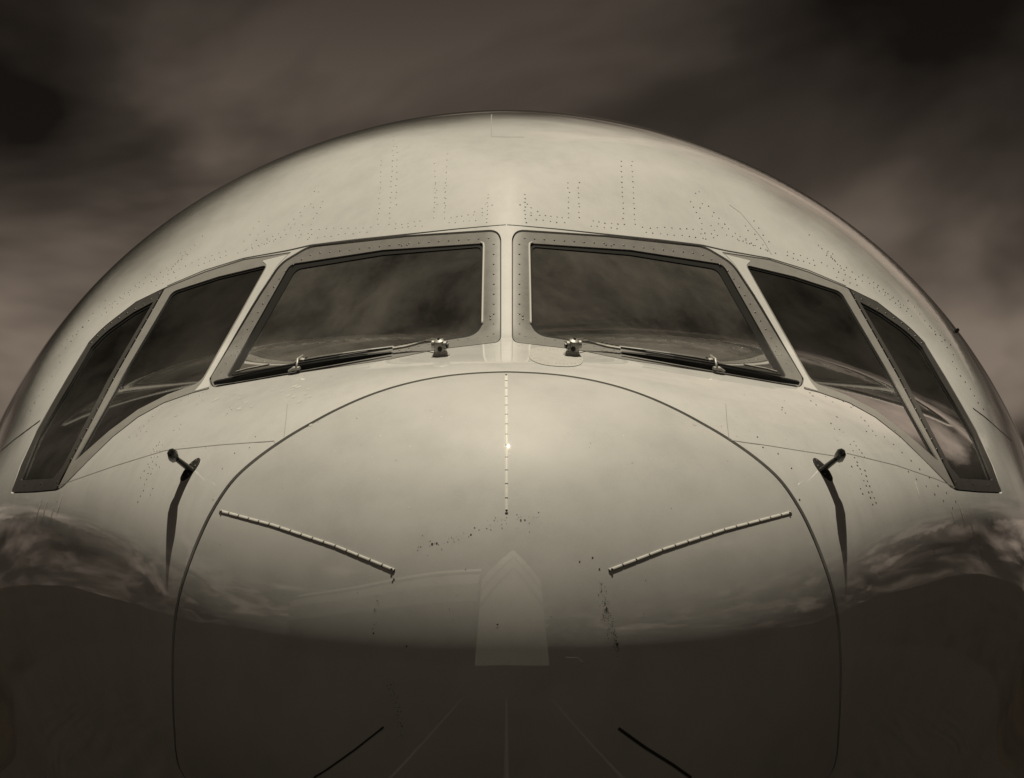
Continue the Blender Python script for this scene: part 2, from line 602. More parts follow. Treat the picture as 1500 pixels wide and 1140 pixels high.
def patch(name, outer_px, holes_px, off, mat, parent, depth=0.0, step=0.02, domain=False, edge_drop=0.0):
    """a plate that follows the skin, lifted by off, with edge walls of the given depth"""
    conv = (lambda q: np.asarray(q)) if domain else (lambda q: to_domain(cast(q)))
    outer = conv(outer_px)
    holes = [conv(h) for h in holes_px]
    lo, hi = outer.min(0), outer.max(0)
    gx, gy = np.meshgrid(np.arange(lo[0], hi[0], step), np.arange(lo[1], hi[1], step))
    g = np.stack([gx.ravel(), gy.ravel()], 1)
    g[:, 0] += (np.round((g[:, 1] - lo[1]) / step) % 2) * step * 0.5
    keep = in_poly(g, outer)
    for h in holes:
        keep &= ~in_poly(g, h)
    g = g[keep]
    alln = np.concatenate([outer] + holes)
    if len(g):
        d2 = np.full(len(g), 9.0)
        for i0 in range(0, len(alln), 200):
            d2 = np.minimum(d2, ((g[:, None, :] - alln[None, i0:i0 + 200, :]) ** 2).sum(2).min(1))
        g = g[d2 > (step * 0.5) ** 2]
    uv, tr, loops = cdt_region(outer, holes, g)
    P = from_domain(uv)
    Nn = normals(P)
    V = P + Nn * off
    NN = Nn.copy()
    faces = [tuple(f) for f in tr]
    V = list(V)
    NN = list(NN)
    if depth > 0:
        for li, lp in enumerate(loops):
            lp = [i for i in lp if i is not None]
            m = len(lp)
            pts = np.array([V[i] for i in lp])
            nr = np.array([Nn[i] for i in lp])
            tang = np.roll(pts, -1, 0) - np.roll(pts, 1, 0)
            side = np.cross(tang, nr)
            side /= np.linalg.norm(side, axis=1, keepdims=True) + 1e-12
            q = outer if li == 0 else holes[li - 1]
            area = np.sum(q[:, 0] * np.roll(q[:, 1], -1) - np.roll(q[:, 0], -1) * q[:, 1])
            ccw = area > 0
            if (li == 0) != ccw:
                side = -side
            b = len(V)
            for k in range(m):
                V.append(pts[k])
                NN.append(side[k])
            for k in range(m):
                V.append(pts[k] - nr[k] * depth)
                NN.append(side[k])
            for k in range(m):
                k2 = (k + 1) % m
                f = (b + k, b + k2, b + m + k2, b + m + k)
                faces.append(f if (li == 0) != ccw else f[::-1])
    # the first vertices look towards -y: keep winding consistent with the outward normal
    a, b_, c_ = faces[0][:3]
    fn = np.cross(np.array(V[b_]) - V[a], np.array(V[c_]) - V[a])
    if fn @ Nn[faces[0][0]] < 0:
        faces = [f[::-1] for f in faces]
    return new_obj(name, V, faces, mat, parent, nrm=NN)


def ribbon(name, px, widths, mat, parent, off=0.001, closed=False, step=4.0):
    """a thin strip lying on the skin along a pixel path (width in metres)"""
    px = np.asarray(px, float)
    seg = np.linalg.norm(np.diff(px, axis=0), axis=1)
    s = np.concatenate([[0], np.cumsum(seg)])
    n = max(2, int(s[-1] / step) + 1)
    q = np.linspace(0, s[-1], n)
    px = np.stack([np.interp(q, s, px[:, 0]), np.interp(q, s, px[:, 1])], 1)
    P = cast(px)
    Nn = normals(P)
    T = np.gradient(P, axis=0)
    T /= np.linalg.norm(T, axis=1, keepdims=True)
    S = np.cross(Nn, T)
    w = np.interp(np.linspace(0, 1, n), np.linspace(0, 1, len(widths)), widths)[:, None] / 2
    V = np.concatenate([P + S * w + Nn * off, P - S * w + Nn * off])
    F = [(i, i + 1, n + i + 1, n + i) for i in range(n - 1)]
    F = [f[::-1] for f in F]
    return new_obj(name, V, F, mat, parent, nrm=np.concatenate([Nn, Nn]))


class MB:
    """collects simple shapes into one mesh"""

    def __init__(self):
        self.v, self.f, self.m = [], [], []

    def add(self, v, f, mi=0):
        b = len(self.v)
        self.v += [tuple(map(float, p)) for p in v]
        self.f += [tuple(b + i for i in q) for q in f]
        self.m += [mi] * len(f)

    def box(self, lo, hi, mi=0, bev=0.0):
        x0, y0, z0 = lo
        x1, y1, z1 = hi
        v = [(x0, y0, z0), (x1, y0, z0), (x1, y1, z0), (x0, y1, z0), (x0, y0, z1), (x1, y0, z1), (x1, y1, z1), (x0, y1, z1)]
        self.add(v, [(0, 3, 2, 1), (4, 5, 6, 7), (0, 1, 5, 4), (1, 2, 6, 5), (2, 3, 7, 6), (3, 0, 4, 7)], mi)

    def tube(self, pts, rad, seg=10, mi=0, up=None, flat=1.0, caps=True):
        """swept ellipse: rad across, rad*flat along the second axis"""
        pts = np.array(pts, float)
        n = len(pts)
        rad = np.broadcast_to(np.array(rad, float), (n,))
        T = np.gradient(pts, axis=0)
        T /= np.linalg.norm(T, axis=1, keepdims=True) + 1e-12
        up = np.array(up if up is not None else (0.13, 0.31, 0.94), float)
        V = []
        for i in range(n):
            a = np.cross(T[i], up)
            a /= np.linalg.norm(a) + 1e-12
            b = np.cross(a, T[i])
            for k in range(seg):
                w = 2 * math.pi * k / seg
                V.append(pts[i] + a * math.cos(w) * rad[i] + b * math.sin(w) * rad[i] * flat)
        F = []
        for i in range(n - 1):
            for k in range(seg):
                k2 = (k + 1) % seg
                F.append((i * seg + k, i * seg + k2, (i + 1) * seg + k2, (i + 1) * seg + k))
        if caps:
            F.append(tuple(range(seg - 1, -1, -1)))
            F.append(tuple((n - 1) * seg + k for k in range(seg)))
        self.add(V, F, mi)

    def bar(self, pts, nrm, w, h, mi=0, bev=0.25):
        """swept bevelled rectangle: width w across, height h along nrm (base sits on pts)"""
        pts = np.array(pts, float)
        nrm = np.array(nrm, float)
        if nrm.ndim == 1:
            nrm = np.broadcast_to(nrm, pts.shape)
        n = len(pts)
        w = np.broadcast_to(np.array(w, float), (n,))
        h = np.broadcast_to(np.array(h, float), (n,))
        T = np.gradient(pts, axis=0)
        T /= np.linalg.norm(T, axis=1, keepdims=True) + 1e-12
        S = np.cross(nrm, T)
        S /= np.linalg.norm(S, axis=1, keepdims=True) + 1e-12
        prof = [(-.5, 0), (.5, 0), (.5, 1 - bev), (.5 - bev, 1), (-.5 + bev, 1), (-.5, 1 - bev)]
        V = []
        for i in range(n):
            for a, b in prof:
                V.append(pts[i] + S[i] * a * w[i] + nrm[i] * b * h[i])
        m = len(prof)
        F = []
        for i in range(n - 1):
            for k in range(m):
                k2 = (k + 1) % m
                F.append((i * m + k, i * m + k2, (i + 1) * m + k2, (i + 1) * m + k))
        F.append(tuple(range(m - 1, -1, -1)))
        F.append(tuple((n - 1) * m + k for k in range(m)))
        self.add(V, F, mi)

    def dome(self, c, nrm, r, h, seg=6, mi=0):
        nrm = np.array(nrm, float)
        a = np.cross(nrm, (0.3, 0.2, 0.93))
        a /= np.linalg.norm(a)
        b = np.cross(nrm, a)
        c = np.array(c, float)
        V = []
        for rr, hh in ((1.0, -0.2), (0.75, 0.75)):
            for k in range(seg):
                w = 2 * math.pi * k / seg
                V.append(c + (a * math.cos(w) + b * math.sin(w)) * r * rr + nrm * h * hh)
        V.append(c + nrm * h)
        F = [(k, (k + 1) % seg, seg + (k + 1) % seg, seg + k) for k in range(seg)]
        F += [(seg + k, seg + (k + 1) % seg, 2 * seg) for k in range(seg)]
        self.add(V, F, mi)

    def build(self, name, mat, parent=None, smooth=False, sharp=None):
        mats = mat if isinstance(mat, (list, tuple)) else [mat]
        o = new_obj(name, self.v, self.f, mats[0], parent, mats=mats, fmat=self.m, smooth=smooth or sharp is not None)
        if sharp is not None:
            o.data.set_sharp_from_angle(angle=math.radians(sharp))
        return o


def tag(o, label=None, cat=None, group=None, kind=None):
    if label:
        o['label'] = label
    if cat:
        o['category'] = cat
    if group:
        o['group'] = group
    if kind:
        o['kind'] = kind
    return o


def along(px, n=None, step=None):
    """resample a pixel path"""
    px = np.asarray(px, float)
    s = np.concatenate([[0], np.cumsum(np.linalg.norm(np.diff(px, axis=0), axis=1))])
    if n is None:
        n = max(2, int(round(s[-1] / step)) + 1)
    q = np.linspace(0, s[-1], n)
    return np.stack([np.interp(q, s, px[:, 0]), np.interp(q, s, px[:, 1])], 1)

# ================================================================== ground
gm = MB()
S_ = 6000
gm.add([(-S_, -S_, 0), (S_, -S_, 0), (S_, S_, 0), (-S_, S_, 0)], [(0, 1, 2, 3)])
tag(gm.build('ground', 'asphalt'), kind='structure')

# ================================================================== outlines read off the photograph (aircraft's right half is mirrored)
SEAM_L = [(742, 545), (700, 546.5), (660, 550), (620, 556.5), (577, 567), (540, 579.5), (500, 597), (455, 621), (410, 648),
          (375, 673), (343, 701), (330, 718), (318, 737), (309, 752), (295, 782), (282, 813), (273, 838), (266, 858), (260, 885), (256, 912),
          (253.5, 950), (253, 985), (254, 1025), (257, 1075), (262, 1130)]
sp = to_domain(cast(SEAM_L))
st = np.hypot(sp[:, 0], sp[:, 1])
sa = np.arctan2(sp[:, 1], -sp[:, 0])          # 90 deg at the top, 0 at the side
order = np.argsort(sa)
ang = np.concatenate([[-math.pi / 2, -math.pi / 3], sa[order]])
rad = np.concatenate([[st[order][0] * 0.99, st[order][0]], st[order]])
# a smooth periodic seam: fit a low-order cosine series, keep a little of the local kink
aa = np.linspace(-math.pi / 2, math.pi / 2, 181)
rr = np.interp(aa, ang, rad)
for _ in range(6):
    rr[1:-1] = 0.25 * rr[:-2] + 0.5 * rr[1:-1] + 0.25 * rr[2:]


def seam_loop(d):
    left = np.stack([-(rr + d) * np.cos(aa), (rr + d) * np.sin(aa)], 1)     # bottom -> side -> top on the left
    right = left[::-1][1:-1] * np.array([-1, 1])
    return np.concatenate([left, right])


# windshield (image-left one) and the side windows behind it
WS_OUT = rounded([(733, 337, 18), (733, 500, 9), (640, 511), (573, 525), (440, 545), (311, 567, 7), (307, 553, 6), (380, 433), (411, 386, 14), (452, 361.5, 12), (595, 346)], 5)
WS_IN = rounded([(709, 355, 6), (707, 489, 26), (590, 507), (330, 552, 8), (424, 386, 10), (560, 365)], 5)
WS_GL = rounded([(703, 359, 7), (702, 486, 24), (590, 502), (346, 543, 8), (432, 392, 10), (560, 371)], 5)
SW_OUT = rounded([(427, 370, 2), (407, 387, 6), (375, 437), (304, 556, 3), (307, 569, 3), (283, 575), (240, 590), (202, 611), (165, 640), (128, 676), (92, 712, 3), (84, 716, 2), (105, 674), (170, 549), (241, 423, 2), (300, 399), (357, 381)], 5)
SW_IN = rounded([(391, 388, 7), (350, 461), (294, 560, 14), (245, 578), (202, 600), (160, 631), (108, 677, 4), (175, 558), (252, 427, 9), (320, 405)], 5)
SW_GL = inset(SW_IN, 2.2)
QW_OUT = rounded([(239, 424, 6), (168, 550), (103, 674), (82, 717, 3), (50, 720), (17, 721, 3), (31, 682), (54, 632), (98, 556), (131, 502), (152, 480, 16), (200, 443)], 5)
QW_IN = rounded([(225, 442, 3), (160, 553), (92, 684, 3), (78, 701, 2), (30, 704, 3), (56, 640), (104, 560), (134, 508), (155, 486, 14), (195, 458)], 5)
QW_GL = inset(QW_IN, 2.0)

aircraft = empty('airliner_nose', (0, 0, 0))
tag(aircraft, 'white airliner nose filling the view, seen head-on with cockpit windows and radome', 'aircraft')

# ------------------------------------------------------------------ fuselage skin with window openings
TMAX = 3.0
holes_px = []
for out in (WS_OUT, SW_OUT, QW_OUT):
    o1 = inset(out, -0.8)
    holes_px += [o1, np.array(mirror_px(o1))]
# side frame and quarter frame touch: merge them into one opening
belt = rounded([(427, 369, 2), (406, 386, 6), (374, 437), (303, 556, 3), (307, 570, 3), (283, 576), (240, 591), (202, 612), (165, 641), (128, 677), (92, 714, 3), (83, 719, 3), (50, 722), (15.5, 723, 3), (29.5, 682), (52.5, 632), (97, 555), (130, 501), (151, 479, 16), (199, 442), (241, 421.5), (300, 397.5), (357, 379.5)], 5)
skin_holes = []
for q in (inset(WS_OUT, -1.4), np.array(mirror_px(inset(WS_OUT, -1.4))), belt, np.array(mirror_px(belt))):
    skin_holes.append(to_domain(cast(q)))
seam_out = seam_loop(0.0046)
th = np.linspace(0, 2 * math.pi, 300, endpoint=False)
rim = np.stack([TMAX * np.cos(th), TMAX * np.sin(th)], 1)
pts = []
k = 0
r_ = 0.80
while r_ < TMAX - 0.02:
    n = 300
    a0 = (k % 2) * math.pi / n
    a = np.linspace(0, 2 * math.pi, n, endpoint=False) + a0
    pts.append(np.stack([r_ * np.cos(a), r_ * np.sin(a)], 1))
    r_ += 0.0185
    k += 1
pts = np.concatenate(pts)
keep = ~in_poly(pts, seam_out)
for h in skin_holes:
    keep &= ~in_poly(pts, h)
pts = pts[keep]
alln = np.concatenate([seam_out] + skin_holes)
d2 = np.full(len(pts), 9.0)
for i0 in range(0, len(alln), 100):
    d2 = np.minimum(d2, ((pts[:, None, :] - alln[None, i0:i0 + 100, :]) ** 2).sum(2).min(1))
pts = pts[d2 > 0.007 ** 2]
uv, tr, loops = cdt_region(rim, [seam_out] + skin_holes, pts)
P = from_domain(uv)
Nn = normals(P)
V = [tuple(v) for v in P]
NV = [tuple(v) for v in Nn]
F = [tuple(f) for f in tr]
a, b, c = P[tr[0]]
if np.cross(b - a, c - a) @ Nn[tr[0][0]] < 0:
    F = [f[::-1] for f in F]
# edge walls of the openings
for lp in loops[1:]:
    lp = [i for i in lp if i is not None]
    m = len(lp)
    base_i = len(V)
    for i in lp:
        V.append(tuple(P[i]))
        NV.append((0, 0, 0))
    for i in lp:
        V.append(tuple(P[i] - Nn[i] * 0.03))
        NV.append((0, 0, 0))
    for q in range(m):
        q2 = (q + 1) % m
        F.append((base_i + q, base_i + m + q, base_i + m + q2, base_i + q2))
# the tube of the fuselage behind the nose
ringn = 160
th = np.linspace(0, 2 * math.pi, ringn, endpoint=False)
stations = [(8.97, 1.0, 0), (14, 1.0, 0), (20, 1.0, 0), (27, 1.0, 0), (33, 0.86, 0.35), (39, 0.55, 1.1), (44, 0.2, 1.9), (46, 0.02, 2.2)]
b0 = len(V)
for y, sc, dz in stations:
    yy = np.full(ringn, min(y, 9.0))
    r = surf_r(yy, np.cos(th), np.sin(th)) * sc
    for q in range(ringn):
        V.append((r[q] * math.cos(th[q]), y, float(zc(9)) + dz + r[q] * math.sin(th[q])))
        NV.append((math.cos(th[q]), 0.0 if sc == 1 else 0.15, math.sin(th[q])))
for s_ in range(len(stations) - 1):
    for q in range(ringn):
        q2 = (q + 1) % ringn
        F.append((b0 + s_ * ringn + q, b0 + (s_ + 1) * ringn + q, b0 + (s_ + 1) * ringn + q2, b0 + s_ * ringn + q2))
skin = new_obj('fuselage_skin', V, F, 'white_paint', aircraft, nrm=NV)

# ------------------------------------------------------------------ radome
rad_loop = seam_loop(-0.0046)
radome = patch('radome', rad_loop, [], 0.0, 'radome_paint', aircraft, depth=0.03, step=0.017, domain=True)
# dark sealant channel below the joint
patch('radome_joint', seam_loop(0.02), [seam_loop(-0.02)], -0.012, 'sealant', aircraft, step=0.02, domain=True)

# ------------------------------------------------------------------ cockpit windows
def window_set(mir):
    M = (lambda q: np.array(mirror_px(q))[::-1]) if mir else (lambda q: np.asarray(q))
    # sealant backing that shows in the joints between the frames
    patch('window_sealant', M(inset(WS_OUT, -5)), [M(inset(WS_IN, -3))], -0.012, 'sealant', aircraft, step=0.03)
    patch('window_sealant', M(inset(belt, -5)), [M(inset(SW_IN, -2)), M(inset(QW_IN, -2))], -0.012, 'sealant', aircraft, step=0.03)
    ws = patch('windshield_frame', M(inset(WS_OUT, 0.7)), [M(WS_IN)], -0.004, 'frame_metal', aircraft, depth=0.02, step=0.02)
    patch('glass_seal', M(inset(WS_IN, 0.6)), [M(WS_GL)], -0.010, 'rubber', ws, depth=0.01, step=0.02)
    patch('windshield_pane', M(inset(WS_GL, -1)), [], -0.014, 'cockpit_glass', ws, step=0.03)
    # bright retaining bead inside the frame
    bd = M(along([(704, 354.5), (707.8, 356), (708.4, 359), (707, 420), (706, 474)], step=4))
    pb = cast(bd)
    nb = normals(pb)
    mb = MB()
    mb.tube(np.vstack([pb - nb * 0.003]), 0.0048, seg=8)
    mb.build('retaining_bead', 'bead_metal', ws, smooth=True)
    sw = patch('side_window_frame', M(inset(SW_OUT, 0.5)), [M(SW_IN)], 0.0, 'frame_light', aircraft, depth=0.02, step=0.02)
    patch('window_post', M(rounded([(422, 373, 3), (407, 388.5, 4), (375, 438), (306, 556, 3), (307, 567, 3), (285, 573.5, 2), (296, 561, 6), (352, 462), (392, 389, 5), (384, 382.5, 3)], 5)), [], 0.0016, 'post_paint', sw, depth=0.003, step=0.02)
    patch('side_window_pane', M(inset(SW_GL, -1)), [], -0.010, 'side_glass', sw, step=0.03)
    patch('glass_seal', M(inset(SW_IN, 0.3)), [M(SW_GL)], -0.006, 'rubber', sw, depth=0.006, step=0.02)
    qw = patch('quarter_window_frame', M(QW_OUT), [M(QW_IN)], 0.001, 'frame_dark', aircraft, depth=0.02, step=0.02)
    patch('quarter_window_pane', M(inset(QW_GL, -1)), [], -0.010, 'side_glass', qw, step=0.03)
    patch('glass_seal', M(inset(QW_IN, 0.3)), [M(QW_GL)], -0.006, 'rubber', qw, depth=0.006, step=0.02)
    return ws, sw, qw


WIN = [window_set(False), window_set(True)]

# ------------------------------------------------------------------ bolts of the window frames
def studs(name, px, r, h, mat, parent, lift=0.0, seg=6, jitter=0.0):
    px = np.asarray(px, float)
    if jitter:
        px = px + rng.normal(0, jitter, px.shape)
    P_ = cast(px)
    n_ = normals(P_)
    mb = MB()
    for k in range(len(P_)):
        rk = r if np.isscalar(r) else r[k]
        mb.dome(P_[k] + n_[k] * lift, n_[k], rk, h, seg)
    o = mb.build(name, mat, parent, smooth=True)
    o['kind'] = 'stuff'
    return o


for side in (0, 1):
    M = (lambda q: np.array(mirror_px(q))) if side else (lambda q: np.asarray(q))
    ws, sw, qw = WIN[side]
    q = inset(WS_OUT, 10.0)
    q = along(np.vstack([q, q[:1]]), step=14.5)[:-1]
    ext = []
    for cx_, cy_ in ((718, 462), (718, 467), (596, 358), (588, 359), (345, 520), (349, 514)):
        ext.append((cx_, cy_))
    studs('frame_bolts', M(np.vstack([q, ext])), 0.0046, 0.0022, 'bolt_metal', ws, lift=-0.003)
    qb = np.vstack([along([(233, 431), (212, 446), (190, 457), (165, 472), (147, 488), (134, 503)], step=13),
                    along([(231, 440), (165, 557), (104, 673)], step=17),
                    along([(36, 711), (84, 707)], step=24)])
    studs('frame_bolts', M(qb), 0.0052, 0.0025, 'rivet_dark', qw, lift=0.001)

# ------------------------------------------------------------------ skin rivets, as they lie on the right half of the picture
def line(a, b, n):
    return [(a[0] + (b[0] - a[0]) * k / (n - 1), a[1] + (b[1] - a[1]) * k / (n - 1)) for k in range(n)]


RV = []
RV += line((832, 268), (833, 319), 8) + line((847, 268), (848, 319), 8)
RV += line((909, 236), (914, 328), 13) + line((925, 236), (930, 329), 13)
RV += line((769, 285), (770, 326), 8) + [(772, 299), (762, 300), (778, 305), (778, 312), (787, 310), (778, 315)]
RV += line((790, 315), (824, 319), 5) + line((786, 322), (826, 327), 5)
RV += line((868, 324), (905, 329), 5) + line((866, 331), (904, 335), 5)
RV += line((941, 333), (1027, 336), 9) + line((946, 340), (1030, 349), 9)
RV += line((1012, 295), (1028, 328), 5) + [(1018, 283), (1024, 281), (1029, 299), (1038, 302), (1025, 305), (1045, 311), (1043, 316),
      (1053, 320), (1052, 328), (1061, 329), (1057, 334), (1067, 336), (1041, 330), (1046, 337), (1033, 342), (1042, 343), (1050, 345), (1045, 348), (1027, 343), (1034, 350)]
RV += line((1064, 344), (1122, 366), 8) + line((1076, 342), (1100, 356), 4) + line((1083, 353), (1135, 371), 6)
RV += [(1091, 331), (1096, 338), (1106, 343), (1093, 349), (1108, 352), (1117, 358), (1118, 344), (1127, 354), (1112, 334), (1105, 325)]
RV += line((1153, 368), (1192, 381), 5) + line((1153, 375), (1193, 388), 6)
RV += line((1198, 359), (1236, 396), 7) + line((1212, 369), (1232, 393), 5) + line((1203, 385), (1228, 398), 4) + [(1186, 345), (1220, 372), (1218, 379), (1210, 374)]
RV += line((1229, 399), (1262, 412), 5) + line((1226, 406), (1255, 418), 4) + line((1240, 392), (1258, 405), 3)
RV += line((1264, 402), (1330, 452), 10) + line((1272, 415), (1335, 462), 9) + line((1285, 420), (1318, 445), 4)
RV += line((1330, 440), (1396, 520), 9) + line((1362, 478), (1392, 505), 5) + line((1395, 530), (1440, 600), 8)
RV += line((1250, 647), (1267, 670), 5) + line((1246, 652), (1279, 738), 11) + line((1266, 689), (1283, 737), 7) + [(1260, 716), (1263, 724), (1249, 684), (1255, 682)]
RV += [(1145, 600), (1150, 605), (1146, 597), (1186, 576), (1191, 580), (1187, 587), (1195, 593), (1208, 581), (1219, 588), (1227, 583), (1225, 610), (1226, 611),
       (1235, 589), (1246, 597), (1250, 595), (1218, 621), (1222, 629), (1229, 630), (1261, 611), (1266, 616), (1272, 624), (1278, 631), (1283, 638), (1269, 632), (1311, 630), (1318, 640), (1328, 648)]
RV += line((1295, 640), (1400, 735), 9) + line((1330, 690), (1395, 745), 6)
RV += [(1159, 686), (1171, 732), (1140, 664), (1118, 655), (1110, 640)]
px_r = np.array(RV)
radii = list(rng.uniform(0.0038, 0.0058, len(RV)))
studs('skin_rivets', px_r, radii, 0.0013, 'rivet_dark', skin, jitter=0.5)
RVL = [(2 * MID - x, y) for x, y in RV if not (1264 < x < 1400 and y > 640)]
RVL += line((233, 652), (203, 735), 11) + line((226, 660), (207, 700), 5)
RVL += line((577, 200), (576, 236), 6) + line((582, 215), (580, 300), 10) + line((655, 225), (653, 300), 9) + line((636, 240), (640, 300), 7)
radii = list(rng.uniform(0.0026, 0.0042, len(RVL)))
studs('skin_rivets', np.array(RVL), radii, 0.0013, 'bolt_metal', skin, jitter=0.6)

# ------------------------------------------------------------------ joints between skin panels
def seam(px, w=(0.0035,), mat='seam_grey', parent=None):
    return ribbon('panel_joint', px, list(w) * 2 if len(w) == 1 else w, mat, parent or skin, off=0.0007)


seam([(84, 712), (112, 702), (170, 682), (242, 660), (320, 652), (402, 646)], (0.002, 0.004, 0.003))
seam([(1070, 645), (1120, 652), (1170, 660), (1222, 668)], (0.003,))
seam([(1400, 714), (1372, 702), (1314, 682), (1240, 664)], (0.002, 0.004))
seam([(1063, 592), (1065, 620), (1068, 644)], (0.0025,))
seam([(421, 592), (419, 615), (416, 640)], (0.002,))
seam([(720, 168), (719.5, 184), (720, 200)], (0.004,))
seam([(720, 200.5), (745, 201), (768, 201)], (0.004,))
seam([(1068, 300), (1085, 312), (1100, 330), (1118, 352), (1130, 373)], (0.0025,))
seam([(59, 616), (40, 630), (20, 645), (2, 660)], (0.010, 0.008), 'sealant')
seam([(1425, 598), (1444, 612), (1464, 630), (1482, 646)], (0.008, 0.006), 'sealant')
# flat dark strip: crown panel gap with its overhang's shade painted in
for M in ((lambda q: q), mirror_px):
    ribbon('crown_gap_shade', M([(245, 419), (300, 396), (357, 378.5), (420, 367.5), (455, 359.5), (520, 351.5), (595, 343.5), (670, 335.5), (726, 330.5), (741, 329.5)]),
           [0.004, 0.006, 0.010, 0.007, 0.004], 'sealant', skin, off=0.0012)

# ------------------------------------------------------------------ lightning diverter strips of the radome
def diverter(px, nseg, parent, w=0.0118, h=0.0042, light='strip_metal', dark='black_metal', label=None):
    pp = along(px, n=160)
    P_ = cast(pp)
    n_ = normals(P_)
    s_ = np.concatenate([[0], np.cumsum(np.linalg.norm(np.diff(P_, axis=0), axis=1))])
    L = s_[-1]

    def at(q):
        c_ = np.stack([np.interp(q, s_, P_[:, i]) for i in range(3)], 1)
        m_ = np.stack([np.interp(q, s_, n_[:, i]) for i in range(3)], 1)
        return c_, m_ / np.linalg.norm(m_, axis=1, keepdims=True)
    mb = MB()
    c_, m_ = at(np.linspace(0, L, 40))
    mb.bar(c_, m_, w * 0.94, h * 0.80, mi=1)
    gap = 0.0055
    e = L / nseg
    for k in range(nseg):
        c_, m_ = at(np.linspace(k * e + gap / 2, (k + 1) * e - gap / 2, 5))
        mb.bar(c_, m_, w, h, mi=0, bev=0.3)
    for q in (0.012, L - 0.012):
        c_, m_ = at(np.array([q]))
        mb.dome(c_[0] + m_[0] * h, m_[0], 0.005, 0.003, 8, mi=1)
    o = mb.build('diverter_strip', [light, dark], parent)
    if label:
        o['label'] = label
    return o


diverter([(322, 749), (400, 770), (490, 800), (578, 836)], 16, radome)
diverter([(1159, 751), (1060, 777), (970, 806), (892, 836)], 15, radome)
diverter([(741.5, 549), (742, 640), (742, 752)], 13, radome, w=0.0115, h=0.0035)
diverter([(562, 1065), (520, 1098), (478, 1128), (460, 1139)], 6, radome, w=0.007, h=0.004, light='black_metal')
diverter([(906, 1067), (945, 1095), (985, 1120), (1012, 1139)], 6, radome, w=0.012, h=0.005, light='black_metal')

# ------------------------------------------------------------------ paint chips, specks and flaked patches
def chips(px, r0, r1, mat, parent, n_around=6):
    P_ = cast(np.asarray(px, float))
    n_ = normals(P_)
    mb = MB()
    for k in range(len(P_)):
        a_ = np.cross(n_[k], (0.2, 0.1, 0.97))
        a_ /= np.linalg.norm(a_)
        b_ = np.cross(n_[k], a_)
        r = rng.uniform(r0, r1)
        V_ = [P_[k] + n_[k] * 0.0008 + (a_ * math.cos(2 * math.pi * j / n_around) + b_ * math.sin(2 * math.pi * j / n_around)) * r * rng.uniform(0.55, 1.15) for j in range(n_around)]
        mb.add(V_, [tuple(range(n_around))])
    o = mb.build('paint_chips', mat, parent)
    o['kind'] = 'stuff'
    return o


def scatter(path, n, sig):
    q = along(path, n=max(n, 2))
    return q + rng.normal(0, 1, q.shape) * np.array(sig)


small = np.vstack([scatter([(880, 852), (886, 880), (890, 900), (898, 930), (905, 955)], 85, (3.2, 3)),
                   scatter([(884, 895), (888, 908)], 25, (3, 5)), scatter([(900, 925), (905, 950)], 28, (2, 4)),
                   scatter([(615, 802), (640, 797), (690, 780)], 22, (8, 4)), scatter([(700, 772), (740, 764), (785, 758)], 30, (6, 6)),
                   scatter([(553, 873), (551, 900), (547, 930)], 18, (2, 5)), scatter([(571, 998), (580, 1035), (590, 1080)], 55, (3, 3)),
                   scatter([(430, 800), (1000, 1000)], 26, (150, 90)), scatter([(560, 600), (1000, 700)], 14, (120, 60))])
chips(small, 0.0010, 0.0026, 'chip_dark', radome)
chips([(849, 823), (868, 817), (633, 797), (640, 796), (690, 783), (763, 762), (769, 762), (547, 928), (596, 947), (888, 892), (886, 884), (904, 944), (878, 834), (575, 852), (577, 849), (729, 915)], 0.0035, 0.0058, 'chip_dark', radome, 7)
left_specks = scatter([(150, 640), (300, 600), (420, 620)], 26, (50, 22))
right_specks = scatter([(1080, 600), (1180, 640), (1300, 690)], 26, (45, 22))
chips(np.vstack([left_specks, right_specks]), 0.0012, 0.0028, 'chip_dark', skin)
chips(scatter([(360, 720), (900, 600), (500, 640)], 30, (90, 40)), 0.0015, 0.0035, 'worn_light', radome)
# access-point plugs along the joint
chips([(262, 1012), (1216, 1014), (1018, 622), (455, 623)], 0.009, 0.011, 'chip_mid', radome, 10)
flk = []
for cx_, cy_, n_f, sx_, sy_ in ((352, 589, 14, 13, 6), (415, 576, 16, 16, 5), (440, 570, 8, 9, 4)):
    for _ in range(n_f):
        flk.append((cx_ + rng.normal(0, sx_), cy_ + rng.normal(0, sy_)))
chips(flk[::2], 0.006, 0.016, 'flaked_paint', skin, 11)
# weathered runs of primer below the side windows
runs = MB()
for x0, y0, L_, w_ in ((62, 728, 42, .012), (70, 732, 30, .008), (92, 724, 34, .010), (80, 740, 26, .006), (150, 770, 22, .005), (118, 800, 20, .005),
                       (1404, 735, 40, .010), (1392, 742, 30, .007), (1420, 760, 46, .008), (1366, 800, 24, .004), (1340, 705, 26, .009), (1430, 790, 40, .005)):
    sgn = -1 if x0 > MID else 1
    pth = along([(x0, y0), (x0 - 0.30 * L_ * sgn, y0 + L_)], n=8)
    P_ = cast(pth)
    n_ = normals(P_)
    wprof = w_ * np.array([.2, .7, 1, .8, .9, .6, .4, .1]) * rng.uniform(.7, 1.2, 8)
    T_ = np.gradient(P_, axis=0)
    S2 = np.cross(n_, T_)
    S2 /= np.linalg.norm(S2, axis=1, keepdims=True)
    V_ = np.concatenate([P_ + S2 * wprof[:, None] / 2 + n_ * 0.0008, P_ - S2 * wprof[:, None] / 2 + n_ * 0.0008])
    runs.add(V_, [(i + 1, i, 8 + i, 9 + i) for i in range(7)])
o = runs.build('paint_runs', 'worn_light', skin)
o['kind'] = 'stuff'

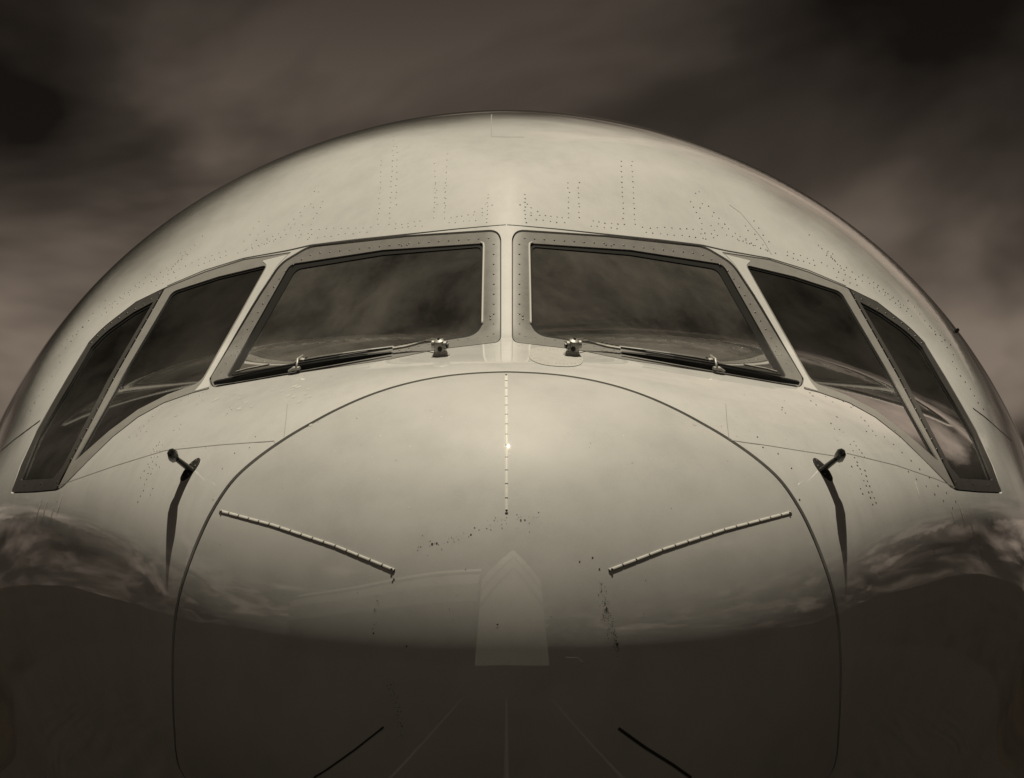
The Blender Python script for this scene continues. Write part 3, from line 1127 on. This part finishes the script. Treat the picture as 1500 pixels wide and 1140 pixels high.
# ------------------------------------------------------------------ pitot probes on either cheek
def probe(mir):
    M = mirror_px if mir else (lambda q: list(q))
    basep = cast(M([(279, 688)]))[0]
    nb = normals(basep[None])[0]
    root = empty('pitot_probe', tuple(basep), aircraft)
    fwd = np.array([0, -1.0, 0])
    fwd = fwd - nb * (fwd @ nb)
    fwd /= np.linalg.norm(fwd)
    lat = np.cross(nb, fwd)
    out = nb + np.array([0, 0, -0.10])
    out /= np.linalg.norm(out)
    # flange: a lens-shaped plate
    mb = MB()
    seg = 20
    V_ = []
    for zz_, sc_ in ((-0.004, 1.0), (0.003, 1.0), (0.006, 0.86)):
        for k_ in range(seg):
            w_ = 2 * math.pi * k_ / seg
            V_.append(nb * zz_ + fwd * math.cos(w_) * 0.034 * sc_ + lat * math.sin(w_) * 0.058 * sc_)
    F_ = []
    for r in range(2):
        for k_ in range(seg):
            F_.append((r * seg + k_, r * seg + (k_ + 1) % seg, (r + 1) * seg + (k_ + 1) % seg, (r + 1) * seg + k_))
    F_.append(tuple(2 * seg + k_ for k_ in range(seg)))
    mb.add(V_, F_)
    mb.build('flange', 'black_metal', root, sharp=40)
    mb = MB()
    for a_ in range(6):
        w_ = 2 * math.pi * (a_ + .5) / 6
        mb.dome(nb * 0.006 + fwd * math.cos(w_) * 0.025 + lat * math.sin(w_) * 0.043, nb, 0.004, 0.0025, 6)
    o_ = mb.build('flange_screws', 'steel', root)
    o_['kind'] = 'stuff'
    # mast: an aerofoil blade leaning back a little
    mb = MB()
    V_ = []
    prof = [(math.cos(2 * math.pi * k_ / 14), math.sin(2 * math.pi * k_ / 14)) for k_ in range(14)]
    hgt = 0.098
    for q in np.linspace(0, 1, 7):
        ch = 0.034 - 0.008 * q
        tk = 0.0130 - 0.003 * q
        cpos = out * hgt * q
        for a_, b_ in prof:
            V_.append(cpos + fwd * a_ * ch + lat * b_ * tk)
    F_ = []
    for r in range(6):
        for k_ in range(14):
            F_.append((r * 14 + k_, r * 14 + (k_ + 1) % 14, (r + 1) * 14 + (k_ + 1) % 14, (r + 1) * 14 + k_))
    F_.append(tuple(6 * 14 + k_ for k_ in range(14)))
    mb.add(V_, F_)
    mb.build('mast', 'black_metal', root, smooth=True)
    # head: the tube that meets the airflow
    top = out * hgt
    ax = np.array([0.0, -1.0, 0.05])
    ax /= np.linalg.norm(ax)
    mb = MB()
    mb.tube([top - ax * 0.035, top - ax * 0.022, top + ax * 0.01, top + ax * 0.04, top + ax * 0.062, top + ax * 0.068], [0.012, 0.021, 0.0225, 0.0215, 0.017, 0.0125], seg=8)
    mb.build('head', 'black_metal', root, sharp=35)
    mb = MB()
    mb.tube([top + ax * 0.0675, top + ax * 0.0695], [0.006, 0.006], seg=10)
    mb.build('inlet', 'rubber', root)
    return root


probe(False)
probe(True)

# ------------------------------------------------------------------ windscreen wipers, parked along the lower frames
def wiper(mir):
    M = mirror_px if mir else (lambda q: list(q))
    sx = -1 if mir else 1

    def up(px, off):
        P_ = cast(M(px))
        return P_ + normals(P_) * np.reshape(np.array(off, float), (-1, 1)), normals(P_)
    piv, npv = up([(646, 521)], [0.0])
    piv, npv = piv[0], npv[0]
    root = empty('windscreen_wiper', tuple(piv), aircraft)
    L = lambda q: np.asarray(q) - piv
    # pivot boss standing on the nose
    axis = npv * 0.8 + np.array([-0.10 * sx, -0.35, 0.25])
    axis /= np.linalg.norm(axis)
    mb = MB()
    mb.tube([axis * -0.004, axis * 0.004, axis * 0.010, axis * 0.020], [0.038, 0.037, 0.030, 0.026], seg=18, flat=0.85)
    mb.build('boss', 'worn_grey', root, sharp=40)
    mb = MB()
    mb.tube([axis * 0.012, axis * 0.024, axis * 0.050, axis * 0.064, axis * 0.070], [0.020, 0.0225, 0.0245, 0.0205, 0.009], seg=16)
    lat_ = np.array([sx * -0.95, 0.25, 0.12])
    lat_ /= np.linalg.norm(lat_)
    mb.tube([axis * 0.046 - lat_ * 0.030, axis * 0.046 + lat_ * 0.03], [0.017, 0.017], seg=14)
    mb.build('spindle_housing', 'steel', root, sharp=35)
    mb = MB()
    mb.tube([axis * 0.028 + np.array([0, -0.018, -0.004]), axis * 0.028 + np.array([0, -0.031, -0.006])], [0.012, 0.010], seg=6)
    mb.build('spindle_nut', 'black_metal', root)
    mb = MB()
    mb.tube([axis * 0.045 - lat_ * 0.028, axis * 0.045 - lat_ * 0.037], [0.011, 0.010], seg=6)
    mb.build('spindle_nut', 'black_metal', root)
    mb = MB()
    mb.tube([axis * 0.068, axis * 0.078], [0.006, 0.005], seg=6)
    mb.build('spindle_nut', 'black_metal', root)
    # forked arm
    a_pts, a_n = up([(645, 516), (628, 512.5), (612, 513), (597, 514), (576, 516.5)], [0.042, 0.034, 0.022, 0.015, 0.012])
    mb = MB()
    S2 = np.cross(a_n, np.gradient(a_pts, axis=0))
    S2 /= np.linalg.norm(S2, axis=1, keepdims=True)
    wfk = np.array([0.016, 0.013, 0.006, 0.003, 0.003])[:, None]
    mb.bar(L(a_pts + S2 * wfk), a_n, 0.008, 0.009, bev=0.2)
    mb.bar(L(a_pts - S2 * wfk), a_n, 0.008, 0.009, bev=0.2)
    mb.bar(L(a_pts[2:]), a_n[2:], [0.016, 0.032, 0.030], 0.010, bev=0.15)
    mb.build('arm', 'steel', root)
    mb = MB()
    q_pts, q_n = up([(603, 511.5), (596, 512.5), (589, 513.5), (582, 514.5)], [0.027, 0.025, 0.024, 0.023])
    for k_ in range(4):
        mb.dome(L(q_pts[k_]), q_n[k_], 0.0045, 0.003, 8)
    o_ = mb.build('arm_screws', 'black_metal', root)
    o_['kind'] = 'stuff'
    # long channel of the arm down to the coupling
    c_pts, c_n = up([(577, 515), (545, 521), (505, 528), (470, 534), (438, 540)], [0.014, 0.018, 0.022, 0.024, 0.024])
    mb = MB()
    mb.bar(L(c_pts), c_n, [0.022, 0.020, 0.018, 0.016, 0.016], [0.010, 0.012, 0.012, 0.012, 0.012], bev=0.2)
    mb.build('arm_channel', 'arm_grey', root)
    # coupling: clamp block, pin, two bolts and a trailing lug
    k_pts, k_n = up([(452, 537), (446, 538.3), (440, 539.5), (434, 540.8)], [0.020, 0.022, 0.022, 0.020])
    mb = MB()
    mb.bar(L(k_pts), k_n, [0.018, 0.024, 0.024, 0.016], [0.012, 0.018, 0.018, 0.012], bev=0.2)
    mb.build('coupling', 'worn_grey', root)
    e_, en_ = up([(447, 535), (440, 541), (436, 547)], [0.040, 0.042, 0.020])
    mb = MB()
    mb.tube(L(e_), [0.006, 0.007, 0.006], seg=8)
    mb.build('coupling_pin', 'steel', root, smooth=True)
    low, low_n = up([(441, 545.5), (432, 547), (424, 548.5)], [0.012, 0.014, 0.010])
    mb = MB()
    mb.bar(L(low), low_n, [0.016, 0.020, 0.010], [0.012, 0.014, 0.008], bev=0.2)
    mb.build('coupling_lug', 'worn_grey', root)
    for k_ in (0, 2):
        mb = MB()
        mb.dome(L(k_pts[k_] + k_n[k_] * 0.016), k_n[k_], 0.006, 0.005, 6)
        mb.build('coupling_bolt', 'black_metal', root)
    # blade: holder and rubber
    b_pts, b_n = up([(574, 520), (540, 526), (500, 533), (460, 540), (420, 547), (380, 554), (345, 560), (317, 564)], [0.004] * 8)
    mb = MB()
    mb.bar(L(b_pts), b_n, [0.016, 0.024, 0.028, 0.030, 0.030, 0.028, 0.026, 0.020], [0.010, 0.018, 0.024, 0.026, 0.026, 0.024, 0.020, 0.014], bev=0.15)
    mb.build('blade', 'rubber', root)
    h_pts = b_pts + b_n * 0.025
    mb = MB()
    mb.bar(L(h_pts[1:7] + b_n[1:7] * 0.001), b_n[1:7], 0.010, 0.006, bev=0.2)
    mb.build('blade_holder', 'black_metal', root)
    mb = MB()
    v_pts, v_n = up([(350, 555), (366, 552), (398, 546.5)], [0.028, 0.032, 0.034])
    mb.bar(L(v_pts), v_n, 0.008, 0.007, bev=0.2)
    mb.build('blade_clip', 'worn_grey', root)
    return root


wiper(False)
wiper(True)
# oval doubler plate riveted under the image-right pivot
ov = [(814 + 40 * math.copysign(abs(math.cos(a)) ** 0.8, math.cos(a)), 523.5 + 13.5 * math.copysign(abs(math.sin(a)) ** 0.8, math.sin(a)) + 0.10 * 40 * math.cos(a)) for a in np.linspace(0, 2 * math.pi, 40, endpoint=False)]
dbl = patch('doubler_plate', ov, [], 0.0025, 'doubler_grey', aircraft, depth=0.003, step=0.02)
q = inset(np.array(ov), 3.5)
studs('plate_rivets', along(np.vstack([q, q[:1]]), n=30)[:-1], 0.0042, 0.0020, 'bead_metal', dbl, lift=0.0025)

# small blade antenna on the image-right shoulder
ab = cast([(1400, 486)])[0]
an = normals(ab[None])[0]
mb = MB()
mb.bar([ab - an * 0.01 + np.array([0, d_, 0]) for d_ in (-0.05, 0.0, 0.05)], an, [0.006, 0.010, 0.006], [0.018, 0.030, 0.032], bev=0.1)
mb.build('blade_antenna', 'black_metal', aircraft)

# ------------------------------------------------------------------ inside the cockpit
win_dom = []
for q in (inset(WS_IN, -2), inset(SW_IN, -1.5), inset(QW_IN, -1.5)):
    win_dom += [to_domain(cast(q)), to_domain(cast(mirror_px(q)))]
tt_ = np.linspace(0, 2 * math.pi, 120, endpoint=False)
ro, ri = 2.2, 0.86
patch('cockpit_lining', np.stack([ro * np.cos(tt_), ro * np.sin(tt_)], 1), [np.stack([ri * np.cos(tt_), ri * np.sin(tt_)], 1)] + win_dom, -0.035, 'interior_dark', aircraft, step=0.05, domain=True)
mb = MB()
bh_r = surf_r(np.full(72, 4.7), np.cos(np.linspace(0, 2 * math.pi, 72, endpoint=False)), np.sin(np.linspace(0, 2 * math.pi, 72, endpoint=False))) - 0.05
V_ = [(bh_r[k] * math.cos(2 * math.pi * k / 72), 4.7, float(zc(4.7)) + bh_r[k] * math.sin(2 * math.pi * k / 72)) for k in range(72)]
V_ += [(x, y + 0.04, z) for x, y, z in V_]
mb.add(V_, [tuple(range(72)), tuple(range(143, 71, -1))] + [(k, 72 + k, 72 + (k + 1) % 72, (k + 1) % 72) for k in range(72)])
mb.build('cockpit_bulkhead', 'interior_grey', aircraft)
mb = MB()
fl = [(y, float(W_(math.sqrt(y))) * 0.90) for y in (1.3, 2.0, 3.0, 4.0, 4.68)]
V_ = []
for z in (4.60, 4.55):
    V_ += [(w, y, z) for y, w in fl] + [(-w, y, z) for y, w in fl[::-1]]
mb.add(V_, [tuple(range(10)), tuple(range(19, 9, -1))] + [(k, 10 + k, 10 + (k + 1) % 10, (k + 1) % 10) for k in range(10)])
mb.build('cockpit_floor', 'interior_dark', aircraft)
# glareshield: a shelf that follows the windshields' vee
mb = MB()
gsx = np.linspace(-1.18, 1.18, 13)
V_ = []
for x in gsx:
    yf = 1.52 + 0.66 * abs(x)
    yb = yf + 0.42 - 0.10 * abs(x)
    zt = 5.55 - 0.05 * x * x
    V_ += [(x, yf, zt - 0.02), (x, yb, zt + 0.05), (x, yb + 0.02, zt + 0.01), (x, yb, zt - 0.22), (x, yf, zt - 0.14)]
F_ = []
for i in range(12):
    for k in range(5):
        F_.append((i * 5 + k, i * 5 + (k + 1) % 5, (i + 1) * 5 + (k + 1) % 5, (i + 1) * 5 + k))
mb.add(V_, F_)
mb.build('glareshield', 'glare_panel', aircraft)


def seat(x):
    root = empty('pilot_seat', (x, 3.15, 4.60), aircraft)
    mb = MB()
    mb.bar([(0, -0.22, 0.30), (0, 0.0, 0.32), (0, 0.25, 0.34)], (0, 0, 1), [0.46, 0.50, 0.48], 0.14)
    mb.build('cushion', 'seat_cloth', root)
    mb = MB()
    mb.bar([(0, 0.24, 0.40), (0, 0.30, 0.70), (0, 0.36, 1.02)], (0, -1, 0.1), [0.46, 0.50, 0.42], 0.13)
    mb.build('backrest', 'seat_cloth', root)
    mb = MB()
    mb.bar([(0, 0.37, 1.06), (0, 0.38, 1.15), (0, 0.39, 1.24)], (0, -1, 0.1), [0.24, 0.30, 0.24], 0.11)
    mb.build('headrest', 'seat_cloth', root)
    mb = MB()
    mb.box((-0.16, -0.1, 0.0), (0.16, 0.16, 0.30))
    mb.build('pedestal', 'interior_dark', root)


seat(-0.58)
seat(0.58)
# folded sun visors inside the side windows
for M in ((lambda q: np.asarray(q)), (lambda q: np.array(mirror_px(q)))):
    patch('sun_visor', M([(398, 470), (330, 470), (262, 552), (250, 575), (318, 560)]), [], -0.16, 'glare_panel', aircraft, depth=0.004, step=0.03)

# ------------------------------------------------------------------ nose gear under the cockpit
gear = empty('nose_gear', (0, 5.2, 0), aircraft)
mb = MB()
mb.tube([(0, 0, 0.48), (0, 0.05, 1.4), (0, 0.1, 2.6)], [0.09, 0.11, 0.14], seg=14)
mb.build('strut', 'steel', gear, sharp=40)
for sx in (-1, 1):
    mb = MB()
    mb.tube([(sx * 0.13, 0, 0.48), (sx * 0.15, 0, 0.48), (sx * 0.38, 0, 0.48), (sx * 0.40, 0, 0.48)], [0.40, 0.475, 0.475, 0.40], seg=28)
    mb.build('wheel', 'tyre', gear, sharp=40)
mb = MB()
mb.tube([(-0.42, 0, 0.48), (0.42, 0, 0.48)], [0.07, 0.07], seg=12)
mb.build('axle', 'steel', gear, sharp=40)

# ================================================================== the apron behind the photographer (seen mirrored in the nose)
STRIPES = 0


def stripe(x0, y0, x1, y1, w, name='apron_line'):
    d = np.array([x1 - x0, y1 - y0], float)
    d /= np.linalg.norm(d)
    n_ = np.array([-d[1], d[0]]) * w / 2
    global STRIPES
    STRIPES += 1
    z0 = 0.004 + 0.0006 * STRIPES
    mb = MB()
    mb.add([(x0 + n_[0], y0 + n_[1], z0), (x0 - n_[0], y0 - n_[1], z0), (x1 - n_[0], y1 - n_[1], z0), (x1 + n_[0], y1 + n_[1], z0)], [(0, 1, 2, 3)])
    tag(mb.build(name, 'tar_joint' if name == 'slab_joint' else 'road_paint'), kind='structure')


stripe(0, 6, 0, -9, 0.10)
for a_ in ((-3, -9.5, 3, -9.5), (-3, -9.5, -3, 4), (3, -9.5, 3, 4), (-4.5, -20, 8, -20), (8, -20, 16, 3), (-4.5, -20, -14, 3)):
    stripe(*a_, 0.10)

hangar = empty('hangar', (-40, -48, 0))
tag(hangar, 'long pale hangar with dark door band, mirrored faintly in the radome', 'hangar')
HP = [(10, 0), (9.9, 8.5), (9.0, 16.0), (7.4, 22.0), (4.8, 27.0), (1, 30.5), (-6, 32.5), (-12, 32.0), (-12, 0)]
mb = MB()
V_ = [(-60, y_, z_) for y_, z_ in HP] + [(33, y_, z_) for y_, z_ in HP]
mb.add(V_, [tuple(range(8, -1, -1)), tuple(range(9, 18))] + [(k, k + 1, 10 + k, 9 + k) for k in range(8)])
mb.build('wall', 'hangar_wall', hangar)
for k_ in (2, 4):
    mb = MB()
    y_, z_ = HP[k_]
    mb.tube([(-60, y_, z_), (33, y_, z_)], [0.45, 0.45], seg=8)
    mb.build('roof_rib', 'hangar_band', hangar)
for k in range(8):
    mb = MB()
    mb.box((-59.5 + k * 11.5, 9.9, 0), (-59.5 + k * 11.5 + 11.2, 10.15, 6.8))
    mb.build('door', 'interior_grey', hangar)
gable = empty('gabled_hall', (1.2, -36, 0))
tag(gable, 'pale raked gable-fronted hall with chevron stripes, mirrored in the radome centre', 'hall')
mb = MB()
prof = [(-7.5, 0), (7.5, 0), (7.5, 24), (0.6, 40), (-7.5, 24)]
V_ = [(x, 4 - z * 0.42, z) for x, z in prof] + [(x, -26, z) for x, z in prof]
mb.add(V_, [(4, 3, 2, 1, 0), (5, 6, 7, 8, 9)] + [(k, (k + 1) % 5, 5 + (k + 1) % 5, 5 + k) for k in range(5)])
mb.build('wall', 'hall_wall', gable)
for z_ in (20.0, 14.5):
    mb = MB()
    for s_ in (-1, 1):
        mb.bar([(s_ * 7.4, 4.0 - z_ * 0.42, z_), (0.6, 4.0 - (z_ + 15.0) * 0.42, z_ + 15.0)], (0, 0.92, 0.39), 0.5, 0.06)
    mb.build('chevron', 'hangar_band', gable)

# expansion joints of the apron slabs
for k in range(-6, 7):
    stripe(k * 7.5 + 3.75, -33, k * 7.5 + 3.75, -2, 0.07, 'slab_joint')
for k in range(5):
    stripe(-48, -4 - k * 7.0, 48, -4 - k * 7.0, 0.07, 'slab_joint')

van = empty('parked_van', (15, -33, 0))
van.rotation_euler = (0, 0, 0.5)
tag(van, 'small white van parked on the apron, mirrored low in the radome', 'van')
mb = MB()
prof = [(-2.2, .35), (2.3, .35), (2.35, .95), (1.7, 1.1), (1.1, 1.85), (-2.1, 1.9), (-2.25, 1.0)]
V_ = [(x, -.9, z) for x, z in prof] + [(x, .9, z) for x, z in prof]
mb.add(V_, [tuple(range(7)), tuple(range(13, 6, -1))] + [((k + 1) % 7, k, 7 + k, 7 + (k + 1) % 7) for k in range(7)])
mb.build('body', 'van_paint', van)
for s_ in (-1, 1):
    mb = MB()
    mb.box((-1.7, s_ * .905 - .01, 1.15), (0.2, s_ * .905 + .01, 1.7))
    mb.box((0.35, s_ * .905 - .01, 1.15), (1.15, s_ * .905 + .01, 1.65))
    mb.build('side_glass', 'rubber', van)
    for x_ in (-1.45, 1.5):
        mb = MB()
        mb.tube([(x_, s_ * .70, .33), (x_, s_ * .93, .33)], [.33, .33], seg=16, up=(0, 0, 1))
        mb.build('wheel', 'tyre', van)

# added unseen wooded ridges, raised behind the aircraft to darken its flank reflections
mb = MB()
nn = 900
a_ = np.linspace(0, 2 * math.pi, nn, endpoint=False)
hill_h = 105 + 70 * np.sin(a_)
for fr_ in (2, 5, 9, 17, 31, 60):
    hill_h += (26.0 / fr_ ** 0.75) * np.sin(fr_ * a_ + rng.uniform(0, 6.28))
V_ = []
for k in range(nn):
    c_, s_ = math.cos(a_[k]), math.sin(a_[k])
    for r, q in ((1150, 0.0), (1300, 0.42), (1450, 0.80), (1600, 1.0), (1900, 0.85), (2300, 0.0)):
        V_.append((r * c_, r * s_, hill_h[k] * q - 0.5))
F_ = []
for k in range(nn):
    k2 = (k + 1) % nn
    for j in range(5):
        F_.append((k * 6 + j, k2 * 6 + j, k2 * 6 + j + 1, k * 6 + j + 1))
mb.add(V_, F_)
tag(mb.build('added_hills', 'hill_wood', smooth=True), kind='structure')
